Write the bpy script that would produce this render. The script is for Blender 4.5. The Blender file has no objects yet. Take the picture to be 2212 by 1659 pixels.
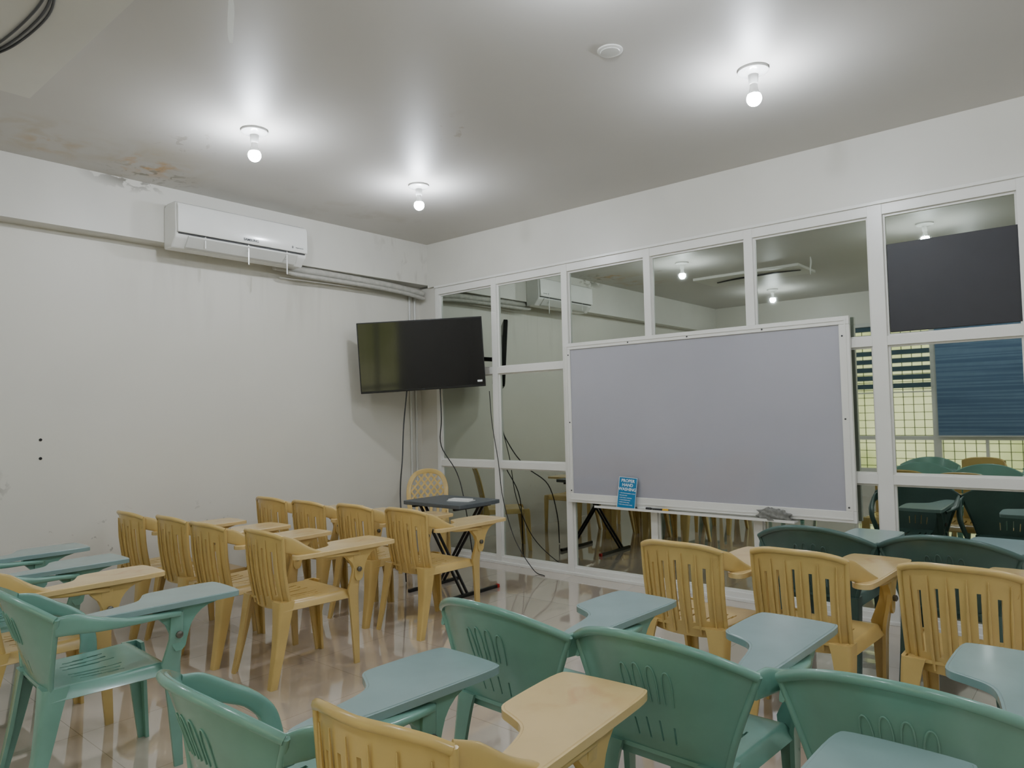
import bpy, bmesh, math, random
from math import sin,cos,pi,radians
from mathutils import Vector, Matrix
random.seed(4)
C=bpy.context.collection
def s2l(c):
    o=[]
    for v in c:
        v=v/255.0
        o.append(v/12.92 if v<=.04045 else ((v+.055)/1.055)**2.4)
    return tuple(o)
# ---------------------------------------------------------------- materials
def mat(name,rgb,rough=.4,metal=0,coat=0,noise=0,nscale=8,emis=None,estr=0,spec=.5,lin=False,bump=0,nrough=0):
    m=bpy.data.materials.new(name); m.use_nodes=True
    nt=m.node_tree; b=nt.nodes["Principled BSDF"]
    c=rgb if lin else s2l(rgb)
    b.inputs["Base Color"].default_value=(*c,1)
    b.inputs["Roughness"].default_value=rough
    b.inputs["Metallic"].default_value=metal
    b.inputs["Coat Weight"].default_value=coat
    b.inputs["Coat Roughness"].default_value=.1
    b.inputs["Specular IOR Level"].default_value=spec
    if emis is not None:
        b.inputs["Emission Color"].default_value=(*emis,1); b.inputs["Emission Strength"].default_value=estr
    if noise or bump or nrough:
        tc=nt.nodes.new("ShaderNodeTexCoord"); n=nt.nodes.new("ShaderNodeTexNoise")
        n.inputs["Scale"].default_value=nscale; n.inputs["Detail"].default_value=5
        nt.links.new(tc.outputs["Object"],n.inputs["Vector"])
        if noise:
            r=nt.nodes.new("ShaderNodeValToRGB")
            r.color_ramp.elements[0].position=.3; r.color_ramp.elements[1].position=.7
            r.color_ramp.elements[0].color=(*[max(0,v*(1-noise)) for v in c],1)
            r.color_ramp.elements[1].color=(*[min(1,v*(1+noise)) for v in c],1)
            nt.links.new(n.outputs["Fac"],r.inputs["Fac"]); nt.links.new(r.outputs["Color"],b.inputs["Base Color"])
        if nrough:
            mr=nt.nodes.new("ShaderNodeMapRange"); mr.inputs["To Min"].default_value=rough; mr.inputs["To Max"].default_value=rough+nrough
            nt.links.new(n.outputs["Fac"],mr.inputs["Value"]); nt.links.new(mr.outputs["Result"],b.inputs["Roughness"])
        if bump:
            bp=nt.nodes.new("ShaderNodeBump"); bp.inputs["Strength"].default_value=bump; bp.inputs["Distance"].default_value=.002
            nt.links.new(n.outputs["Fac"],bp.inputs["Height"]); nt.links.new(bp.outputs["Normal"],b.inputs["Normal"])
    return m
def stain(m,cen,size,nsc,lo,hi,col,strength=1.0):
    """procedural paint stain: ellipsoid falloff x stretched noise, mixed over base colour"""
    nt=m.node_tree; N=nt.nodes; L=nt.links; b=N["Principled BSDF"]
    base=b.inputs["Base Color"].links[0].from_socket
    tc=N.new("ShaderNodeTexCoord")
    mp=N.new("ShaderNodeMapping"); mp.inputs["Location"].default_value=tuple(-c/s for c,s in zip(cen,size)); mp.inputs["Scale"].default_value=tuple(1/s for s in size)
    L.new(tc.outputs["Object"],mp.inputs["Vector"])
    ln=N.new("ShaderNodeVectorMath"); ln.operation='LENGTH'; L.new(mp.outputs[0],ln.inputs[0])
    mr=N.new("ShaderNodeMapRange"); mr.inputs["From Min"].default_value=.2; mr.inputs["From Max"].default_value=1; mr.inputs["To Min"].default_value=strength; mr.inputs["To Max"].default_value=0
    L.new(ln.outputs["Value"],mr.inputs["Value"])
    m2=N.new("ShaderNodeMapping"); m2.inputs["Scale"].default_value=nsc; L.new(tc.outputs["Object"],m2.inputs["Vector"])
    n=N.new("ShaderNodeTexNoise"); n.inputs["Scale"].default_value=1; n.inputs["Detail"].default_value=9; n.inputs["Distortion"].default_value=.6
    L.new(m2.outputs[0],n.inputs["Vector"])
    r=N.new("ShaderNodeValToRGB"); r.color_ramp.elements[0].position=lo; r.color_ramp.elements[1].position=hi
    L.new(n.outputs["Fac"],r.inputs["Fac"])
    mu=N.new("ShaderNodeMath"); mu.operation='MULTIPLY'; L.new(mr.outputs[0],mu.inputs[0]); L.new(r.outputs[0],mu.inputs[1])
    x=N.new("ShaderNodeMix"); x.data_type='RGBA'; L.new(mu.outputs[0],x.inputs[0]); L.new(base,x.inputs[6]); x.inputs[7].default_value=(*s2l(col),1)
    L.new(x.outputs[2],b.inputs["Base Color"])
M={}
M['tan']=mat("tan_plastic",(205,176,110),.28,noise=.08,nscale=6,coat=.2)
M['tantab']=mat("tan_tablet_plastic",(218,190,134),.25,noise=.07,nscale=5,coat=.3)
stain(M['tantab'],(.14,.33,.66),(.16,.2,1),(9,9,1),.5,.65,(204,160,110),.6)
M['green']=mat("sea_green_plastic",(115,161,147),.25,noise=.08,nscale=6,coat=.3)
M['greentab']=mat("green_tablet_reflection_tint",(132,158,157),.23,noise=.07,nscale=5,coat=.35)  # lighter bluish reflection is put into the tablet colour
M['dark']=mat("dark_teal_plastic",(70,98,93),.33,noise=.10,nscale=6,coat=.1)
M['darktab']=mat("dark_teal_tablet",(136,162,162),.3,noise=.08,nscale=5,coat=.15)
M['frame']=mat("white_painted_aluminium",(226,225,220),.3,noise=.03,nscale=3)
M['wall']=mat("white_wall_paint",(216,213,204),.36,noise=.03,nscale=1.3,bump=.08,nrough=.2)
M['wallL']=mat("white_wall_paint_weathered",(218,215,205),.34,noise=.03,nscale=1.3,bump=.08,nrough=.2)
stain(M['wallL'],(-5.55,3.2,2.5),(1,1.6,.5),(1,7,.9),.50,.72,(190,186,174),.5)
stain(M['wallL'],(-5.55,1.25,.98),(1,.22,.16),(9,12,14),.5,.56,(120,116,108),.8)
stain(M['wallL'],(-5.55,2.1,.55),(1,1.6,.25),(6,14,14),.66,.70,(150,146,138),.8)
M['beam']=mat("white_beam_paint",(212,210,202),.4,noise=.04,nscale=2.0,bump=.1)
M['beamL']=mat("white_beam_paint_weathered",(212,210,202),.4,noise=.04,nscale=2.0,bump=.1)
stain(M['beamL'],(-5.4,2.1,3.14),(1,.35,.10),(8,9,16),.5,.55,(120,116,106),.9)
stain(M['beamL'],(-5.4,4.7,2.95),(1,.5,.35),(8,10,4),.54,.66,(178,174,164),.8)
M['black']=mat("black_plastic",(14,14,15),.35,noise=.1)
M['screen']=mat("glossy_screen",(6,7,9),.06,noise=.1,coat=.3)
M['white']=mat("white_plastic",(228,228,224),.22,noise=.02,coat=.4)
M['offwhite']=mat("off_white_plastic",(205,205,200),.35,noise=.03)
M['dgrey']=mat("dark_gap_grey",(60,60,62),.5,noise=.1)
M['pipe']=mat("grey_pipe_wrap",(178,176,168),.6,noise=.12,nscale=25,bump=.5)
M['blacksheet']=mat("black_board",(34,34,40),.5,noise=.08)
M['steel']=mat("steel_bolt",(110,108,100),.35,metal=.8,noise=.1)
M['tabletop']=mat("dark_grey_tabletop",(84,90,94),.4,noise=.08,nscale=30)
M['sign']=mat("blue_card",(14,118,168),.4,noise=.03)
M['ink']=mat("white_ink",(240,244,244),.5,noise=.01)
M['greyink']=mat("grey_ink",(70,72,76),.5,noise=.01)
M['yellow']=mat("yellow_plastic",(220,170,30),.4,noise=.05)
M['cloth']=mat("grey_cloth",(122,122,117),.9,noise=.25,nscale=40,bump=.6)
M['paper']=mat("white_paper",(225,225,222),.6,noise=.02)
M['red']=mat("red_cap",(190,40,35),.4,noise=.05)
M['blind']=mat("blue_blind_fabric",(108,134,160),.7,noise=.05,nscale=10)
stain(M['blind'],(0,0,-.9),(30,30,30),(.4,1,26),.45,.55,(84,110,140),1)
M['zebra']=mat("dark_striped_blind_fabric",(64,88,100),.7,noise=.06,nscale=10)
M['grille']=mat("window_grille_paint",(84,104,74),.5,noise=.1)
M['glass']=mat("tinted_reflective_glass",(.48,.52,.465),.014,metal=1,lin=True,noise=.03,nscale=.8)
M['bulb']=mat("lit_bulb",(255,255,255),.3,emis=(.87,.925,1.0),estr=585)
M['board']=mat("whiteboard_surface",(168,168,178),.06,noise=.04,nscale=1.2,nrough=.08,coat=.7,spec=.8)
M['ceil']=mat("ceiling_paint",(202,199,194),.5,noise=.03,nscale=.9)
stain(M['ceil'],(-5.0,2.05,3.14),(.55,.6,1),(2.6,2.6,1),.44,.66,(184,172,146),.75)
stain(M['ceil'],(-5.0,1.45,3.14),(.45,.5,1),(4,4,1),.5,.64,(184,168,140),.7)
stain(M['ceil'],(-5.02,2.1,3.14),(.28,.3,1),(7,7,1),.5,.62,(198,156,98),.9)
stain(M['ceil'],(-5.05,1.5,3.14),(.22,.2,1),(7,7,1),.5,.62,(190,158,110),.8)
stain(M['ceil'],(-5.2,2.2,3.14),(.25,.4,1),(14,14,1),.54,.60,(132,126,110),.8)
stain(M['ceil'],(-4.4,2.1,3.14),(.35,.3,1),(12,12,1),.6,.64,(160,152,140),.6)
stain(M['ceil'],(-3.1,3.1,3.14),(.35,.3,1),(10,10,1),.62,.68,(176,166,150),.7)
stain(M['ceil'],(-5.0,3.7,3.14),(.5,1.5,1),(3,3,1),.55,.72,(182,176,164),.7)
def floor_mat():
    m=bpy.data.materials.new("glossy_beige_tiles"); m.use_nodes=True; nt=m.node_tree;N=nt.nodes;L=nt.links;b=N["Principled BSDF"]
    tc=N.new("ShaderNodeTexCoord"); br=N.new("ShaderNodeTexBrick"); br.offset=0; br.squash=1
    br.inputs["Scale"].default_value=1; br.inputs["Brick Width"].default_value=.6; br.inputs["Row Height"].default_value=.6; br.inputs["Mortar Size"].default_value=.0018
    br.inputs["Color1"].default_value=(*s2l((200,187,173)),1); br.inputs["Color2"].default_value=(*s2l((195,182,168)),1); br.inputs["Mortar"].default_value=(*s2l((160,148,136)),1)
    L.new(tc.outputs["Object"],br.inputs["Vector"])
    n=N.new("ShaderNodeTexNoise"); n.inputs["Scale"].default_value=3; n.inputs["Detail"].default_value=6; L.new(tc.outputs["Object"],n.inputs["Vector"])
    L.new(br.outputs["Color"],b.inputs["Base Color"])
    mr=N.new("ShaderNodeMapRange"); mr.inputs["To Min"].default_value=.02; mr.inputs["To Max"].default_value=.08; L.new(n.outputs["Fac"],mr.inputs["Value"]); L.new(mr.outputs[0],b.inputs["Roughness"])
    b.inputs["IOR"].default_value=1.9; b.inputs["Coat Weight"].default_value=1; b.inputs["Coat Roughness"].default_value=.02
    return m
M['floor']=floor_mat()
def outside_mat():
    m=bpy.data.materials.new("outside_daylight_emission"); m.use_nodes=True; nt=m.node_tree;N=nt.nodes;L=nt.links;b=N["Principled BSDF"]
    tc=N.new("ShaderNodeTexCoord"); n=N.new("ShaderNodeTexNoise"); n.inputs["Scale"].default_value=1.1; n.inputs["Detail"].default_value=3
    L.new(tc.outputs["Object"],n.inputs["Vector"])
    r=N.new("ShaderNodeValToRGB"); e=r.color_ramp.elements; e[0].position=.3; e[0].color=(.50,.56,.20,1); e[1].position=.65; e[1].color=(.92,.93,.52,1)
    L.new(n.outputs["Fac"],r.inputs["Fac"]); L.new(r.outputs[0],b.inputs["Emission Color"]); b.inputs["Emission Strength"].default_value=1.9  # daylight is put in as emission, the backdrop itself glows
    b.inputs["Base Color"].default_value=(.3,.3,.2,1)
    return m
M['outside']=outside_mat()

# ---------------------------------------------------------------- mesh helpers
def finish(bm,name,m,angle=40):
    bmesh.ops.recalc_face_normals(bm,faces=bm.faces[:])
    me=bpy.data.meshes.new(name); bm.to_mesh(me); bm.free()
    for p in me.polygons: p.use_smooth=True
    me.set_sharp_from_angle(angle=radians(angle))
    if m: me.materials.append(m)
    return me
def obj(name,me,parent=None,loc=(0,0,0),rot=(0,0,0)):
    o=bpy.data.objects.new(name,me); C.objects.link(o); o.location=loc; o.rotation_euler=rot
    if parent: o.parent=parent
    return o
def empty(name,loc=(0,0,0),rot=(0,0,0)):
    o=bpy.data.objects.new(name,None); o.empty_display_size=.1; C.objects.link(o); o.location=loc; o.rotation_euler=rot; return o
def tag(o,label,cat,group=None):
    o["label"]=label; o["category"]=cat
    if group: o["group"]=group
    return o
def struct(o):
    o["kind"]="structure"; return o
def abox(bm,x0,x1,y0,y1,z0,z1):
    vs=[bm.verts.new(p) for p in [(x0,y0,z0),(x1,y0,z0),(x1,y1,z0),(x0,y1,z0),(x0,y0,z1),(x1,y0,z1),(x1,y1,z1),(x0,y1,z1)]]
    for f in [(0,3,2,1),(4,5,6,7),(0,1,5,4),(1,2,6,5),(2,3,7,6),(3,0,4,7)]: bm.faces.new([vs[i] for i in f])
def boxes(name,lst,m,parent=None,bev=0,**k):
    bm=bmesh.new()
    for b in lst: abox(bm,*b)
    o=obj(name,finish(bm,name,m,30),parent,**k)
    if bev:
        md=o.modifiers.new("bevel","BEVEL"); md.width=bev; md.segments=2; md.limit_method='ANGLE'
    return o
def catmull(pts,n=6):
    P=[Vector(p) for p in pts]; out=[]
    for i in range(len(P)-1):
        p0=P[i-1] if i>0 else P[i]*2-P[i+1]; p1=P[i]; p2=P[i+1]; p3=P[i+2] if i+2<len(P) else P[i+1]*2-P[i]
        for k in range(n):
            t=k/n; out.append(.5*((2*p1)+(-p0+p2)*t+(2*p0-5*p1+4*p2-p3)*t*t+(-p0+3*p1-3*p2+p3)*t**3))
    out.append(P[-1]); return out
def lerpl(l,t):
    x=t*(len(l)-1); i=min(int(x),len(l)-2); f=x-i; return l[i]*(1-f)+l[i+1]*f
def sweep(bm,pts,prof,sa,sb,ref=(0,0,1),smooth=6):
    P=catmull(pts,smooth) if smooth>1 else [Vector(p) for p in pts]
    n=len(P); rings=[]
    ref=Vector(ref)
    for i,p in enumerate(P):
        t=(P[min(i+1,n-1)]-P[max(i-1,0)]).normalized()
        a=(ref-t*ref.dot(t))
        if a.length<1e-4: a=t.orthogonal()
        a.normalize(); b=t.cross(a)
        A=lerpl(sa,i/(n-1)); B=lerpl(sb,i/(n-1))
        rings.append([bm.verts.new(p+a*(q[0]*A)+b*(q[1]*B)) for q in prof])
    k=len(prof)
    for i in range(n-1):
        for j in range(k):
            bm.faces.new([rings[i][j],rings[i][(j+1)%k],rings[i+1][(j+1)%k],rings[i+1][j]])
    bm.faces.new(rings[0][::-1]); bm.faces.new(rings[-1])
def circ(n=8): return [(cos(2*pi*i/n),sin(2*pi*i/n)) for i in range(n)]
def rrect(r=.3,n=3):
    o=[]
    for cx,cy,a0 in [(1-r,1-r,0),(-1+r,1-r,90),(-1+r,-1+r,180),(1-r,-1+r,270)]:
        for i in range(n+1):
            a=radians(a0+90*i/n); o.append((cx+r*cos(a),cy+r*sin(a)))
    return o
def tube(name,pts,r,m,parent=None,smooth=6,n=8,**k):
    bm=bmesh.new(); sweep(bm,pts,circ(n),[r,r],[r,r],ref=(.31,.2,.93),smooth=smooth)
    return obj(name,finish(bm,name,m,60),parent,**k)
def chaikin(p,it=2):
    for _ in range(it):
        q=[]
        for i in range(len(p)):
            a=p[i];b=p[(i+1)%len(p)]
            q+= [(a[0]*.75+b[0]*.25,a[1]*.75+b[1]*.25),(a[0]*.25+b[0]*.75,a[1]*.25+b[1]*.75)]
        p=q
    return p
def lathe(bm,prof,cx=0,cy=0,n=24):
    rings=[]
    for r,z in prof:
        rings.append([bm.verts.new((cx+r*cos(2*pi*i/n),cy+r*sin(2*pi*i/n),z)) for i in range(n)])
    for a,b in zip(rings,rings[1:]):
        for i in range(n): bm.faces.new([a[i],a[(i+1)%n],b[(i+1)%n],b[i]])
    bm.faces.new(rings[0][::-1]); bm.faces.new(rings[-1])
def shell(nu,nv,fn,hole):
    bm=bmesh.new()
    V=[[bm.verts.new(fn(i/nu,j/nv)) for j in range(nv+1)] for i in range(nu+1)]
    for i in range(nu):
        for j in range(nv):
            if hole((i+.5)/nu,(j+.5)/nv): continue
            bm.faces.new([V[i][j],V[i+1][j],V[i+1][j+1],V[i][j+1]])
    loose=[v for v in bm.verts if not v.link_faces]
    bmesh.ops.delete(bm,geom=loose,context='VERTS')
    return bm
def solid(bm,t):
    bmesh.ops.recalc_face_normals(bm,faces=bm.faces[:])
    bmesh.ops.solidify(bm,geom=bm.faces[:],thickness=t)
def text(name,body,size,m,parent,loc,rot,align='CENTER',ext=.0006,off=0):
    cu=bpy.data.curves.new(name,"FONT"); cu.body=body; cu.size=size; cu.align_x=align; cu.extrude=ext; cu.resolution_u=2; cu.offset=off
    t=bpy.data.objects.new(name,cu); C.objects.link(t); bpy.context.view_layer.update()
    dg=bpy.context.evaluated_depsgraph_get(); me=bpy.data.meshes.new_from_object(t.evaluated_get(dg))
    bpy.data.objects.remove(t); me.materials.clear(); me.materials.append(m)
    return obj(name,me,parent,loc,rot)

# ---------------------------------------------------------------- chairs
def leg_mesh(pts,w,t,sx,sy,m,name="leg"):
    bm=bmesh.new()
    P=catmull(pts,3); rings=[]
    for i,p in enumerate(P):
        W=lerpl(w,i/(len(P)-1))
        c=W*.22
        pr=[(-c*.3,-c*.3),(-c,0),(-W,0),(-W,-t),(-t,-t),(-t,-W),(0,-W),(0,-c)]
        rings.append([bm.verts.new(p+Vector((q[0]*sx,q[1]*sy,0))) for q in pr])
    k=8
    for i in range(len(P)-1):
        for j in range(k): bm.faces.new([rings[i][j],rings[i][(j+1)%k],rings[i+1][(j+1)%k],rings[i+1][j]])
    bm.faces.new(rings[0][::-1]); bm.faces.new(rings[-1])
    return finish(bm,name,m,55)
def seat_mesh(m):
    def fn(u,v):
        x=(u-.5)*2; w=.205+.02*v
        y=-.215+.45*v
        z=.425-.012*(1-x*x)*sin(pi*min(1,v*1.1))
        if v>.88: z-=.05*((v-.88)/.12)**1.5
        if abs(x)>.88: z-=.045*((abs(x)-.88)/.12)**1.3
        return (x*w,y,z)
    def hole(u,v):
        for k in range(-3,4):
            if k==0: continue
            c=.5+k*.105*(.75+.35*v)
            if abs(u-c)<.012 and .22+.02*abs(k)<v<.70-.03*abs(k): return True
        return False
    bm=shell(64,24,fn,hole); solid(bm,.012)
    return finish(bm,"seat",m,50)
def back_tan(m):
    def P(u,v):
        x=(u-.5)*2
        top=.790-.030*abs(x)**3.2
        z=.375+(top-.375)*v
        w=.186+.010*v
        return Vector((x*w,-.212-.052*v-.012*sin(pi*v)+.062*x*x,z))
    def hole(u,v):
        for k in range(-2,3):
            c=.5+k*.165
            if abs(u-c)<.0175:
                if .15+.02*abs(k)<v<.82-.03*abs(k): return True
        return False
    bm=shell(58,38,P,hole); solid(bm,.011)
    for k in range(-3,3):
        c=.5+(k+.5)*.165
        sweep(bm,[P(c,v)+Vector((0,-.006,0)) for v in (.03,.3,.6,.90)],circ(6),[.0065,.0065,.0065,.002],[.0055,.0055,.0055,.002],ref=(0,-1,0),smooth=3)
    sweep(bm,[P(u,1)+Vector((0,-.004,-.004)) for u in (0,.1,.25,.5,.75,.9,1)],circ(8),[.013,.013],[.010,.010],ref=(0,0,1),smooth=3)
    for u in (0,1): sweep(bm,[P(u,v)+Vector((0,-.002,0)) for v in (0,.3,.6,1)],circ(8),[.010,.010],[.010,.010],ref=(0,1,0),smooth=3)
    return finish(bm,"backrest",m,50)
def back_green(m):
    def P(u,v):
        x=(u-.5)*2
        top=.775-.082*abs(x)**2.2
        z=.385+(top-.385)*v
        w=.185+.105*(v**1.2)
        return Vector((x*w,-.20-.13*v+.125*x*x*v,z))
    def hole(u,v):
        x=u-.5
        for k in (-1.5,-.5,.5,1.5):
            if abs(x-k*.095)<.009 and .18+.012*abs(k)<v<.36-.01*abs(k): return True
        return False
    bm=shell(72,36,P,hole); solid(bm,.012)
    sweep(bm,[P(u,1)+Vector((0,-.004,-.003)) for u in (0,.08,.2,.35,.5,.65,.8,.92,1)],circ(8),[.013,.013],[.010,.010],ref=(0,0,1),smooth=3)
    for u in (0,1): sweep(bm,[P(u,v) for v in (0,.3,.6,1)],circ(8),[.010,.010],[.010,.010],ref=(0,1,0),smooth=3)
    for k in (-1.5,-.5,.5,1.5):
        c=.5+k*.088; q=.02*abs(k)
        sweep(bm,[P(c+dx,v)+Vector((0,-.0015,0)) for dx,v in ((-.026,.50),(-.028,.68-q),(-.018,.765-q),(0,.79-q),(.018,.765-q),(.028,.68-q),(.026,.50))],circ(6),[.0025,.0025],[.0026,.0026],ref=(0,-1,0),smooth=3)
    return finish(bm,"backrest",m,50)
def arm_mesh(kind,s,m):
    bm=bmesh.new(); pr=rrect(.6)
    if kind=='tan':
        pts=[(.178*s,-.200,.728),(.203*s,-.155,.712),(.232*s,-.08,.674),(.243*s,.02,.642),(.243*s,.12,.632),(.236*s,.225,.622)]
        a=[.040,.040,.027,.015,.011,.012]; b=[.007,.009,.017,.027,.028,.024]
        sweep(bm,pts,pr,a,b,ref=(0,0,1),smooth=5)
    elif s==1:
        pts=[(.278*s,-.207,.664),(.288*s,-.150,.664),(.291*s,-.07,.648),(.285*s,.03,.634),(.272*s,.13,.628),(.250*s,.225,.618)]
        a=[.034,.036,.026,.014,.011,.012]; b=[.008,.011,.020,.029,.029,.024]
        sweep(bm,pts,pr,a,b,ref=(0,0,1),smooth=5)
    else:
        pts=[(-.278,-.207,.664),(-.286,-.15,.650),(-.284,-.07,.610),(-.276,-.01,.578),(-.262,.035,.530),(-.240,.045,.470),(-.222,.04,.412)]
        a=[.008,.010,.016,.019,.017,.013,.010]; b=[.034,.036,.028,.024,.026,.030,.034]
        sweep(bm,pts,pr,a,b,ref=(-1,0,.15),smooth=5)
    return finish(bm,"armrest",m,50)
OUT=[(.275,-.10),(.283,.30),(.285,.455),(.262,.478),(.04,.478),(.012,.455),(.008,.24),(.015,.175),(.075,.148),(.125,.12),(.15,.06),(.175,-.08),(.2,-.165),(.262,-.165)]
def tablet_mesh(m):
    p=chaikin(OUT,2); bm=bmesh.new()
    f=bm.faces.new([bm.verts.new((x,y,.665)) for x,y in p])
    bmesh.ops.recalc_face_normals(bm,faces=bm.faces[:])
    if f.normal.z<0: f.normal_flip()
    r=bmesh.ops.extrude_face_region(bm,geom=[f]); 
    for v in [g for g in r['geom'] if isinstance(g,bmesh.types.BMVert)]: v.co.z=.645
    tf=max(bm.faces,key=lambda q:q.calc_center_median().z+(0 if abs(q.normal.z)>.9 else -9))
    bmesh.ops.inset_region(bm,faces=[tf],thickness=.006,depth=0)
    bmesh.ops.inset_region(bm,faces=[tf],thickness=.002,depth=-.002)
    for y in (.438,.454):
        abox(bm,.05,.245,y-.0015,y+.0015,.6625,.6658)
    return finish(bm,"writing_tablet",m,35)
def bracket_mesh(m):
    bm=bmesh.new()
    p=chaikin([(.14,.65),(.40,.65),(.40,.64),(.33,.625),(.285,.585),(.265,.53),(.252,.47),(.205,.47),(.2,.56),(.14,.62)],1)
    a=[bm.verts.new((.222,y,z)) for y,z in p]; b=[bm.verts.new((.252,y,z)) for y,z in p]; n=len(p)
    bm.faces.new(a); bm.faces.new(b[::-1])
    for i in range(n): bm.faces.new([a[i],a[(i+1)%n],b[(i+1)%n],b[i]])
    return finish(bm,"tablet_bracket",m,35)
def bolt_mesh():
    bm=bmesh.new(); 
    lathe(bm,[(.004,-.01),(.012,-.006),(.014,0),(.014,.008),(.008,.012)],n=12)
    bmesh.ops.rotate(bm,verts=bm.verts[:],cent=(0,0,0),matrix=Matrix.Rotation(pi/2,3,'Y'))
    bmesh.ops.translate(bm,verts=bm.verts[:],vec=(.258,.228,.535))
    return finish(bm,"bolt",M['steel'],40)
def chair_kind(kind,m,mt):
    parts=[("backrest",back_tan(m) if kind=='tan' else back_green(m),None),("seat",seat_mesh(m),None)]
    armh=.622
    for s in (1,-1):
        if kind!='tan' or s==1: parts.append(("armrest",arm_mesh(kind,s,m),None))
        if s==1:
            X=.255 if kind=='tan' else .264
            pts=[(X*s,.247,armh),(X*s-.008*s,.249,.52),(.232*s,.25,.42),(.224*s,.252,.34),(.205*s,.266,0)]; w=[.052,.056,.078,.064,.036]
        else:
            pts=[(.224*s,.240,.42),(.222*s,.25,.34),(.205*s,.266,0)]; w=[.07,.064,.036]
        parts.append(("leg",leg_mesh(pts,w,.014,s,1,m),None))
        pts=[(.203*s,-.225,.425),(.206*s,-.232,.36),(.210*s,-.252,.20),(.216*s,-.290,0)]; w=[.085,.072,.052,.036]
        parts.append(("leg",leg_mesh(pts,w,.014,s,-1,m),None))
    parts.append(("writing_tablet",tablet_mesh(mt),None))
    parts.append(("tablet_bracket",bracket_mesh(m),"writing_tablet"))
    parts.append(("bolt",bolt_mesh(),"writing_tablet"))
    return parts
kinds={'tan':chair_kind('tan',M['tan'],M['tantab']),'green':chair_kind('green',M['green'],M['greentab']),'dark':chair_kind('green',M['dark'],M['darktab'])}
LAB={'tan':"tan plastic school armchair with slotted back and writing tablet",
     'green':"sea-green plastic armchair with rounded back and writing tablet with a bluish reflection tint",
     'dark':"dark teal plastic armchair with rounded back beside the glass partition"}
GRP={'tan':"tan plastic tablet armchairs",'green':"green plastic tablet armchairs",'dark':"green plastic tablet armchairs"}
proto={}
def put_chair(kind,x,y,rz=0,label=None):
    if kind not in proto:
        e=empty("school_armchair",(x,y,0),(0,0,radians(rz))); kids=[]; tb=None
        for n,me,par in kinds[kind]:
            o=obj(n,me,tb if par else e)
            if n=="writing_tablet": tb=o
            if n=="bolt": o["label"]="small steel bolt"
            kids.append((o,par))
        proto[kind]=(e,kids)
    else:
        e0,kids0=proto[kind]
        e=e0.copy(); C.objects.link(e); tb=None
        e.location=(x,y,0); e.rotation_euler=(0,0,radians(rz))
        for o0,par in kids0:
            o=o0.copy(); C.objects.link(o); o.parent=tb if par else e
            if o0.name.startswith("writing_tablet"): tb=o
    tag(e,label or LAB[kind],"chair",GRP[kind]); return e
tans=[(-5.08,2.21,-1),(-4.595,2.26,0),(-4.115,2.25,1),(-3.56,2.29,-2),(-5.0,3.19,1),(-4.52,3.20,0),(-4.04,3.25,-1),(-3.56,3.29,0),
      (-1.55,3.17,-1),(-1.065,3.27,-1),(-.49,3.28,0),(-1.195,1.145,5),(-3.81,1.08,0)]
for x,y,r in tans: put_chair('tan',x,y,r)
greens=[(-3.17,1.11,-3),(-1.685,1.09,-3),(-1.605,2.01,-2),(-1.03,2.03,-1),(-.415,2.06,0),(-.53,1.22,0),(-4.30,1.11,0),(-4.88,1.12,0)]
for x,y,r in greens: put_chair('green',x,y,r)
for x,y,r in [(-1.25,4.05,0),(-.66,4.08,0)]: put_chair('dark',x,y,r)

def corner_chair():
    e=empty("plastic_chair",(-4.93,4.50,0),(0,0,radians(-140)))
    bm=bmesh.new()
    def P(x,z):
        v=(z-.42)/.45; return Vector((x,-.20-.10*v+.5*x*x,z))
    arch=[(-.15,.42),(-.175,.60),(-.17,.73),(-.115,.825),(0,.855),(.115,.825),(.17,.73),(.175,.60),(.15,.42)]
    sweep(bm,[P(*a) for a in arch],rrect(),[.010,.010],[.022,.022],ref=(0,1,0),smooth=5)
    def inside(x,z): return abs(x)<.165*min(1,max(0,1-((z-.60)/.25)**2 if z>.60 else 1))**.5 and z<.845
    for sgn in (1,-1):
        for k in range(-8,9):
            pts=[]
            for i in range(60):
                z=.58+.27*i/59; x=sgn*((z-.70)*.8)+k*.062
                if inside(x,z): pts.append(P(x,z))
            if len(pts)>3: sweep(bm,[pts[0],pts[len(pts)//2],pts[-1]],rrect(),[.004,.004],[.009,.009],ref=(0,1,0),smooth=2)
    for x in (-.1,-.035,.035,.1):
        sweep(bm,[P(x,.42),P(x,.50),P(x,.58)],rrect(),[.005,.005],[.013,.013],ref=(0,1,0),smooth=2)
    sweep(bm,[P(-.17,.58),P(0,.58),P(.17,.58)],rrect(),[.005,.005],[.012,.012],ref=(0,1,0),smooth=3)
    obj("backrest",finish(bm,"backrest",M['tan'],50),e)
    obj("seat",seat_mesh(M['tan']),e)
    for s in (1,-1):
        obj("leg",leg_mesh([(.222*s,.24,.42),(.222*s,.25,.36),(.205*s,.262,0)],[.06,.062,.036],.016,s,1,M['tan']),e)
        obj("leg",leg_mesh([(.200*s,-.222,.50),(.205*s,-.222,.40),(.208*s,-.235,.34),(.215*s,-.285,0)],[.03,.06,.065,.036],.016,s,-1,M['tan']),e)
    tag(e,"tan plastic chair with lattice back behind the folding table","chair")
corner_chair()

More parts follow.
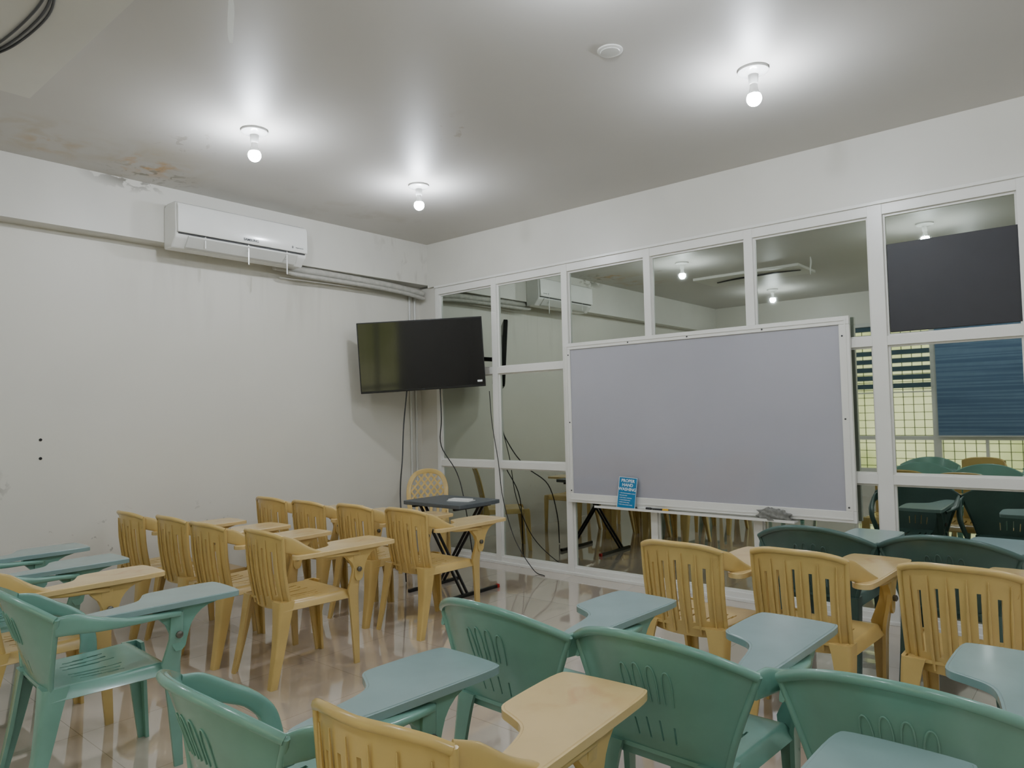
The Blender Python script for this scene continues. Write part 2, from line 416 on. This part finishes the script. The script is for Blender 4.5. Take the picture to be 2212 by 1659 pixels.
# ---------------------------------------------------------------- room shell
XW=-5.555; XB=-5.3955; YG=5.043; ZC=3.1415; YB=-1.8; XR=2.4
def plane_box(name,b,m): return struct(boxes(name,[b],m))
plane_box("floor",(XW-.1,XR+.1,YB-.1,YG+.4,-.1,0),M['floor'])
plane_box("ceiling",(XW-.1,XR+.1,YB-.1,YG+.4,ZC,ZC+.1),M['ceil'])
plane_box("wall_left",(XW-.1,XW,YB-.1,YG+.4,0,ZC),M['wallL'])
plane_box("wall_right",(XR,XR+.1,YB-.1,YG+.4,0,ZC),M['wall'])
plane_box("wall_front",(XW,-5.275,YG+.01,YG+.2,0,2.70),M['wall'])
plane_box("trim_1",(XW,XB,YB,YG+.02,2.72,ZC),M['beamL'])
plane_box("trim_2",(XB,XR,YG-.02,YG+.3,2.695,ZC),M['beam'])
plane_box("trim_3",(-4.336,-2.95,.55,1.20,3.11,ZC),M['beam'])
struct(boxes("wall_back",[(XW,-3.25,YB-.1,YB,0,ZC),(.35,XR,YB-.1,YB,0,ZC),(-3.25,.35,YB-.1,YB,0,.38),(-3.25,.35,YB-.1,YB,2.62,ZC)],M['wall']))
plane_box("wall_outside",(-5,2,-3.3,-3.25,0,3.2),M['outside'])
xs=[-3.25,-2.08,-.87,.35]
for i in range(3):
    a,b=xs[i],xs[i+1]; w=empty("window_%d"%(i+2),((a+b)/2,YB-.05,.38)); struct(w)
    hw=(b-a)/2
    boxes("frame",[(-hw,-hw+.05,-.03,.03,0,2.24),(hw-.05,hw,-.03,.03,0,2.24),(-.02,.02,-.029,.029,.05,2.19),(-hw+.05,hw-.05,-.03,.03,0,.05),(-hw+.05,hw-.05,-.03,.03,2.19,2.24),(-hw+.05,hw-.05,-.028,.028,.48,.54)],M['frame'],w)
    g=[(-hw+.05+k*.135,-hw+.060+k*.135,-.075,-.065,0,2.24) for k in range(int((2*hw-.1)/.135)+1)]
    g+=[(-hw,hw,-.077,-.07,.08+z*.115,.089+z*.115) for z in range(19)]
    boxes("grille",g,M['grille'],w)
def blind(xa,xb,z0,z1,gap,label,m):
    e=empty("window_blind",((xa+xb)/2,YB+.04,z1)); hw=(xb-xa)/2
    l=[]; z=z1-.06; k=0
    while z-.075>=z0:
        d=.0 if gap else .002*(k%2); k+=1
        l.append((-hw,hw,-.003-d,.003+d,z-.075-z1,z-z1)); z-=.075+gap
    boxes("fabric_band",l,m,e)
    boxes("headrail",[(-hw,hw,-.035,.035,-.06,0)],M['offwhite'],e,bev=.006)
    boxes("bottom_rail",[(-hw,hw,-.008,.008,z-.02-z1,z-z1)],M['offwhite'],e)
    tag(e,label,"blind")
blind(-3.22,-2.12,1.55,2.64,.050,"striped roller blind pulled halfway down over the window",M['zebra'])
blind(-2.05,-.90,.86,2.64,0,"closed blue roller blind over the window",M['blind'])
# ---- glass partition
W1=empty("window_1",(0,YG,0)); struct(W1)
fr=[]; D0,D1=-.035,.035
mx=[-5.252,-4.480,-3.656,-2.841,-2.010,-1.172,-.385,.42,1.23,2.04]
mw=[.045,.062,.062,.06,.062,.088,.07,.07,.07,.07]
x0,x1=-5.275,XR
for X,w in zip(mx,mw): fr.append((X-w/2,X+w/2,D0,D1,0,2.6945))
for z0,z1 in ((0.0005,.06),(.878,.940),(1.762,1.822),(2.605,2.695)): fr.append((x0,x1,D0+.004,D1-.004,z0,z1))
for X,w in zip(mx,mw): fr.append((X-w/2-.012,X+w/2+.012,-.012,.02,.04,2.62))
for z0,z1 in ((.001,.075),(.865,.953),(1.75,1.834),(2.59,2.65)): fr.append((x0,x1,-.010,.018,z0,z1))
fr.append((x0,x1,D0-.012,D0+.01,2.672,2.694)); fr.append((x0,x1,D0-.02,D0+.01,0,.022))
boxes("frame",fr,M['frame'],W1,bev=.002)
boxes("glass",[(x0,x1,.0,.006,.03,2.64)],M['glass'],W1)

# ---------------------------------------------------------------- whiteboard
def whiteboard():
    xa,xb,za,zb=-3.640,-1.342,.622,1.972; cx=(xa+xb)/2
    e=empty("whiteboard",(cx,YG-.04,za)); w=(xb-xa)/2; h=zb-za
    boxes("board_surface",[(-w+.045,w-.045,-.022,-.002,.06,h-.045)],M['board'],e)
    boxes("frame",[(-w,w,-.034,0,h-.055,h),(-w,w,-.034,0,0,.075),(-w,-w+.055,-.034,0,.075,h-.055),(w-.065,w,-.034,0,.075,h-.055)],M['frame'],e,bev=.003)
    boxes("frame_molding",[(-w+.02,w-.02,-.039,-.0335,.02,.030),(-w+.02,w-.02,-.039,-.0335,h-.03,h-.02),(-w+.02,-w+.03,-.039,-.0335,.03,h-.03),(w-.03,w-.02,-.039,-.0335,.03,h-.03)],M['frame'],e)
    for s in [(-w+.04,h*.5),(-w+.04,.1),(-w+.04,h-.1),(w-.045,.1),(w-.045,h*.5),(w-.045,h-.13),(0,h-.038),(-w*.45,h-.038),(w*.5,h-.038)]:
        bm=bmesh.new(); lathe(bm,[(.006,0),(.006,.003),(.003,.005)],n=10)
        obj("screw",finish(bm,"screw",M['dgrey']),e,(s[0],-.034,s[1]),(pi/2,0,0))
    tag(e,"large white-framed whiteboard mounted on the glass partition","whiteboard")
    boxes("tray",[(-3.33-cx,-1.72-cx,-.095,-.004,-.022,-.014),(-3.33-cx,-1.72-cx,-.099,-.095,-.022,-.004),(-3.33-cx,-1.72-cx,-.004,-.001,-.022,-.001)],M['frame'],e)
whiteboard()
zt=.608; yt=YG-.09
sg=empty("sign_card",(-3.045,yt-.028,zt+.002),(radians(-8),radians(3),0))
boxes("card",[(-.083,.083,-.0015,.0015,0,.246)],M['sign'],sg)
boxes("card_border",[(-.083,.083,-.0018,-.0012,0,.003),(-.083,.083,-.0018,-.0012,.243,.246),(-.083,-.080,-.0018,-.0012,0.003,.243),(.080,.083,-.0018,-.0012,0.003,.243)],M['ink'],sg)
R=(pi/2,0,0)
for i,t in enumerate(["PROPER","HAND","WASHING"]): 
    text("lettering",t,.0345,M['ink'],sg,(0,-.002,.207-.0335*i),R,off=.0004)
for i,t in enumerate(["1. USE WARM RUNNING WATER","AND ADD SOAP","2. RUB HANDS TOGETHER","3. CLEAN UNDER NAILS","4. RINSE HANDS WELL","5. DRY WITH CLEAN TOWEL"]):
    text("lettering",t,.0095,M['ink'],sg,(-.066,-.002,.116-.018*i),R,'LEFT')
tag(sg,"blue card reading PROPER HAND WASHING standing on the whiteboard tray","sign")
def marker(x,y,m,cap,ang,lab):
    e=empty("marker_pen",(x,y,zt+.010),(0,pi/2,radians(ang)))
    bm=bmesh.new(); lathe(bm,[(.008,-.06),(.009,-.055),(.009,.02),(.007,.025)],n=14); obj("barrel",finish(bm,"barrel",m),e)
    bm=bmesh.new(); lathe(bm,[(.0095,.02),(.010,.022),(.010,.06),(.007,.065)],n=14); obj("cap",finish(bm,"cap",cap),e)
    tag(e,lab,"marker")
marker(-2.75,yt-.005,M['black'],M['yellow'],3,"black marker with yellow cap lying on the tray")
marker(-2.90,yt+.008,M['offwhite'],M['black'],-4,"white marker with black cap lying on the tray")
bm=bmesh.new(); bmesh.ops.create_icosphere(bm,subdivisions=4,radius=1)
for v in bm.verts:
    n=v.co.normalized(); k=1+.16*sin(n.x*9+2)*cos(n.y*7)+.12*sin(n.z*11+n.x*5)+.06*sin(n.x*23+n.z*17)
    v.co=Vector((n.x*.115*k,n.y*.034*k,max(-.024,n.z*.058*k)))
tag(obj("eraser_rag",finish(bm,"eraser_rag",M['cloth'],80),None,(-1.87,yt-.016,zt+.025)),"crumpled grey cleaning rag on the whiteboard tray","rag")
bb=boxes("black_panel",[(-1.112,-.412,-.012,0,1.845,2.408)],M['blacksheet'],None,bev=.002,loc=(0,YG-.003,0))
tag(bb,"plain black rectangular board fixed over the upper glass pane","board")

# ---------------------------------------------------------------- TV
def tv():
    e=empty("television",(-4.915,4.485,1.945))
    e.rotation_euler=(radians(4),radians(-2.6),radians(45)); e.rotation_mode='XYZ'
    W,Hh=.575,.325
    boxes("casing",[(-W,W,-.012,.03,-Hh,Hh),(-.4,.4,.03,.065,-.22,.2)],M['black'],e,bev=.005)
    boxes("screen",[(-W+.010,W-.010,-.0145,-.011,-Hh+.020,Hh-.010)],M['screen'],e)
    boxes("sticker",[(W-.075,W-.03,-.0155,-.014,-Hh+.045,-Hh+.062)],M['ink'],e)
    text("lettering","TCL",.016,M['greyink'],e,(0,-.0135,-Hh+.005),(pi/2,0,0))
    boxes("wall_bracket",[(-.18,.18,.065,.08,-.03,.03),(-.02,.02,.08,.62,-.02,.02),(-.18,-.15,.062,.078,-.16,.16),(.15,.18,.062,.078,-.16,.16)],M['black'],e)
    tag(e,"black flat-screen television on a wall bracket in the corner","television")
tv()
cb=tube("power_cable",[(-5.05,4.42,1.64),(-5.06,4.38,1.3),(-4.97,4.28,1.0),(-4.86,4.16,.80),(-4.70,4.02,.62),(-4.62,3.98,.3),(-4.60,3.98,.008)],.006,M['black'])
tag(cb,"black power cable hanging below the television","cable")
cb=tube("power_cable",[(-4.84,4.64,1.64),(-4.83,4.64,1.35),(-4.86,4.66,1.1),(-4.70,4.70,.85),(-4.56,4.66,.55),(-4.50,4.70,.008)],.005,M['black'])
tag(cb,"thin black cable hanging below the television","cable")
cb=tube("power_cable",[(-4.52,4.97,1.60),(-4.50,4.975,1.3),(-4.42,4.96,.95),(-4.36,4.95,.60),(-4.2,4.92,.25),(-3.95,4.86,.03),(-3.8,4.82,.004)],.004,M['black'])
tag(cb,"thin black cable trailing down beside the glass partition","cable")
for y in (4.90,4.97):
    tag(tube("wall_conduit",[(XW+.014,y,.0),(XW+.014,y,1.3),(XW+.014,y,2.70)],.012,M['offwhite'],smooth=1),"thin white vertical conduit on the wall near the corner","pipe")

# ---------------------------------------------------------------- air conditioner
def ac():
    y0,y1=2.36,3.46; cy=(y0+y1)/2
    e=empty("air_conditioner",(XB,cy,2.665)); hl=(y1-y0)/2
    def ext(prof,ya,yb,m,name,bev=.006):
        bm=bmesh.new(); a=[bm.verts.new((x,ya,z)) for x,z in prof]; b=[bm.verts.new((x,yb,z)) for x,z in prof]; n=len(prof)
        bm.faces.new(a); bm.faces.new(b[::-1])
        for i in range(n): bm.faces.new([a[i],a[(i+1)%n],b[(i+1)%n],b[i]])
        o=obj(name,finish(bm,name,m,30),e); md=o.modifiers.new("b","BEVEL"); md.width=bev; md.segments=3; md.limit_method='ANGLE'; return o
    ext([(0,.0),(0,.315),(.05,.335),(.16,.335),(.190,.32),(.196,.12),(.185,.07),(.12,.0)],-hl,hl,M['white'],"body",.01)
    ext([(.19,.105),(.19,.322),(.205,.318),(.217,.29),(.221,.115),(.216,.1)],-hl+.006,hl-.006,M['white'],"front_panel",.006)
    ext([(.1875,.0935),(.1875,.103),(.2,.103),(.2,.0935)],-hl+.02,hl-.02,M['dgrey'],"air_slot",.001)
    ext([(.190,.082),(.205,.086),(.205,.076),(.150,.010),(.128,.002),(.130,.012),(.186,.072)],-hl+.09,hl-.09,M['offwhite'],"louver",.002)
    R=(pi/2,0,pi/2)
    text("lettering","SAMSUNG",.028,M['greyink'],e,(.2225,.03,.122),R,off=.0005)
    text("lettering","8",.030,M['greyink'],e,(.2225,.40,.128),R)
    text("lettering","Digital Inverter",.012,M['greyink'],e,(.2225,.465,.133),R)
    for yy,l in ((-.33,.10),(.02,.17),(.36,.20)):
        boxes("cable_tie",[(.197,.200,yy-.005,yy+.005,.11-l,.12)],M['white'],e)
        boxes("cable_tie",[(.1,.2,yy-.006,yy+.006,.108-l*.35,.111-l*.35)],M['white'],e)
    tag(e,"white wall-mounted split air conditioner under the ceiling beam","air conditioner")
ac()
tag(tube("refrigerant_pipe",[(XB-.05,3.30,2.685),(XB-.05,3.42,2.684),(XB-.05,3.7,2.686),(XB-.06,4.1,2.684),(XB-.06,4.6,2.67),(XB-.06,5.0,2.64)],.034,M['pipe'],n=12),"wrapped grey-white air-conditioner pipe running under the beam","pipe")
tag(tube("refrigerant_pipe",[(XB+.0,3.40,2.640),(XB+.0,3.50,2.630),(XB-.02,3.8,2.632),(XB-.03,4.3,2.630),(XB-.03,4.7,2.616),(XB-.04,5.0,2.588)],.020,M['pipe'],n=12),"thin grey air-conditioner pipe running under the beam","pipe")
for z in (1.28,1.155):
    bm=bmesh.new(); lathe(bm,[(.010,0),(.010,.003),(.004,.004)],n=12)
    tag(obj("wall_anchor",finish(bm,"wall_anchor",M['black']),None,(XW,1.61,z),(0,pi/2,0)),"small dark screw anchor in the white wall","screw")

# ---------------------------------------------------------------- ceiling things
bl=[(-3.95,2.27),(-4.02,3.67),(-1.39,3.62),(-1.40,2.20),(-3.9,-.5),(-1.4,-.4),(1.1,3.6),(1.1,1.9),(1.0,-.4)]  # entries behind the camera and far right: unseen bulbs, added for even light
pb=None
for x,y in bl:
    if pb is None:
        e=empty("ceiling_bulb",(x,y,ZC))
        bm=bmesh.new(); lathe(bm,[(.078,0),(.078,-.012),(.062,-.022),(.034,-.026),(.026,-.03),(.024,-.075),(.021,-.08)],n=28); a=obj("lamp_socket",finish(bm,"lamp_socket",M['white'],50),e)
        bm=bmesh.new(); lathe(bm,[(.019,-.078),(.020,-.10),(.025,-.120),(.0305,-.1335)],n=28); b=obj("bulb_collar",finish(bm,"bulb_collar",M['white'],50),e)
        bm=bmesh.new(); lathe(bm,[(.0305,-.134)]+[(.038*cos(t),-.155-.038*sin(t)) for t in [radians(q) for q in (-33,-15,0,15,30,45,60,72,82)]],n=28); c=obj("bulb_globe",finish(bm,"bulb_globe",M['bulb'],80),e)
        pb=(e,[a,b,c])
    else:
        e=pb[0].copy(); C.objects.link(e); e.location=(x,y,ZC)
        for k in pb[1]:
            o=k.copy(); C.objects.link(o); o.parent=e
    tag(e,"lit white bulb in a round ceiling socket","light bulb","ceiling light bulbs")
e=empty("smoke_detector",(-1.83,2.94,ZC))
bm=bmesh.new(); lathe(bm,[(.062,0),(.062,-.005),(.056,-.008)],n=32); obj("base_ring",finish(bm,"base_ring",M['white'],40),e)
bm=bmesh.new(); lathe(bm,[(.049,-.0075),(.046,-.012),(.030,-.014),(.01,-.0145)],n=32); obj("cover",finish(bm,"cover",M['offwhite'],40),e)
tag(e,"round white detector on the ceiling","smoke detector")
bm=bmesh.new()
vs=[]
for i in range(9):
    t=i/8; w=.011*(.35+.65*sin(pi*min(1,t*1.0)**.8))*(1 if t<.9 else .6)+.001; vs.append((bm.verts.new((-2.72-w*.9+.006*sin(t*6),1.46-w*.5,ZC-.215*t)),bm.verts.new((-2.72+w*.9+.006*sin(t*6),1.46+w*.5+.01*t,ZC-.215*t))))
for a,b in zip(vs,vs[1:]): bm.faces.new([a[0],a[1],b[1],b[0]])
solid(bm,.002)
tag(obj("tape_strip",finish(bm,"tape_strip",M['white'])),"loose white tape strip hanging from the ceiling","tape")
for dy in (0,.03,.05):
    tag(tube("ceiling_cable",[(-4.15,.84+dy*.3,3.103),(-3.9,.905+dy*.8,3.103),(-3.69,.935+dy,3.102),(-3.40,.950+dy,3.102),(-3.2,.94+dy*.6,3.103),(-3.02,.90,3.103)],.0055,M['black']),"dark cable running under the ceiling beam","cable")

# ---------------------------------------------------------------- folding table
def table():
    e=empty("folding_table",(-4.10,4.03,0),(0,0,radians(0)))
    bm=bmesh.new(); p=chaikin([(-.325,-.215),(-.30,-.235),(.30,-.235),(.325,-.215),(.325,.215),(.30,.235),(-.30,.235),(-.325,.215)],2)
    a=[bm.verts.new((x,y,.680)) for x,y in p]; b=[bm.verts.new((x,y,.710)) for x,y in p]; n=len(p)
    bm.faces.new(a[::-1]); bm.faces.new(b)
    for i in range(n): bm.faces.new([a[i],a[(i+1)%n],b[(i+1)%n],b[i]])
    o=obj("table_top",finish(bm,"table_top",M['tabletop'],30),e); md=o.modifiers.new("b","BEVEL"); md.width=.007; md.segments=3; md.limit_method='ANGLE'
    pr=rrect(.4)
    for s,yy in ((1,-.10),(-1,.10)):
        for dy in (-.024,.024):
            bm=bmesh.new(); sweep(bm,[(-.23*s,yy+dy,.670),(.23*s,yy+dy,.025)],pr,[.007,.007],[.011,.011],ref=(0,1,0),smooth=1)
            obj("leg",finish(bm,"leg",M['black'],50),e)
    for s in (1,-1):
        boxes("foot_bar",[(.23*s-.012,.23*s+.012,-.26,.26,0,.026)],M['black'],e,bev=.004)
        boxes("foot_cap",[(.23*s-.014,.23*s+.014,.26,.285,0,.028)],M['red'] if s==1 else M['black'],e,bev=.004)
        boxes("support_rail",[(-.23*s-.012,-.23*s+.012,-.2,.2,.660,.681)],M['black'],e)
    tag(e,"small dark folding table with black crossed legs near the corner","table")
table()
boxs=boxes("paper_stack",[(-.10,.10,-.05,.05,0,.006),(-.09,.085,-.045,.04,.006,.016)],M['paper'],None,loc=(-3.98,4.02,.7105),rot=(0,0,.2))
tag(boxs,"small white paper stack lying on the folding table","paper")

# ---------------------------------------------------------------- world & camera
w=bpy.data.worlds.new("world"); bpy.context.scene.world=w; w.use_nodes=True
w.node_tree.nodes["Background"].inputs[0].default_value=(.6,.65,.7,1); w.node_tree.nodes["Background"].inputs[1].default_value=.3
hd,pt,ro,F=.7062,.0419,.0232,1547.39
fw=Vector((-sin(hd)*cos(pt),cos(hd)*cos(pt),sin(pt))); r=Vector((cos(hd),sin(hd),0)); u=r.cross(fw)
r2=r*cos(ro)-u*sin(ro); u2=u*cos(ro)+r*sin(ro)
cd=bpy.data.cameras.new("camera"); cd.sensor_width=36; cd.lens=36*F/2212; cd.clip_start=.05
co=bpy.data.objects.new("camera",cd); C.objects.link(co)
mw_=Matrix((( r2.x,u2.x,-fw.x,0),(r2.y,u2.y,-fw.y,0),(r2.z,u2.z,-fw.z,1.38),(0,0,0,1))); co.matrix_world=mw_
bpy.context.scene.camera=co
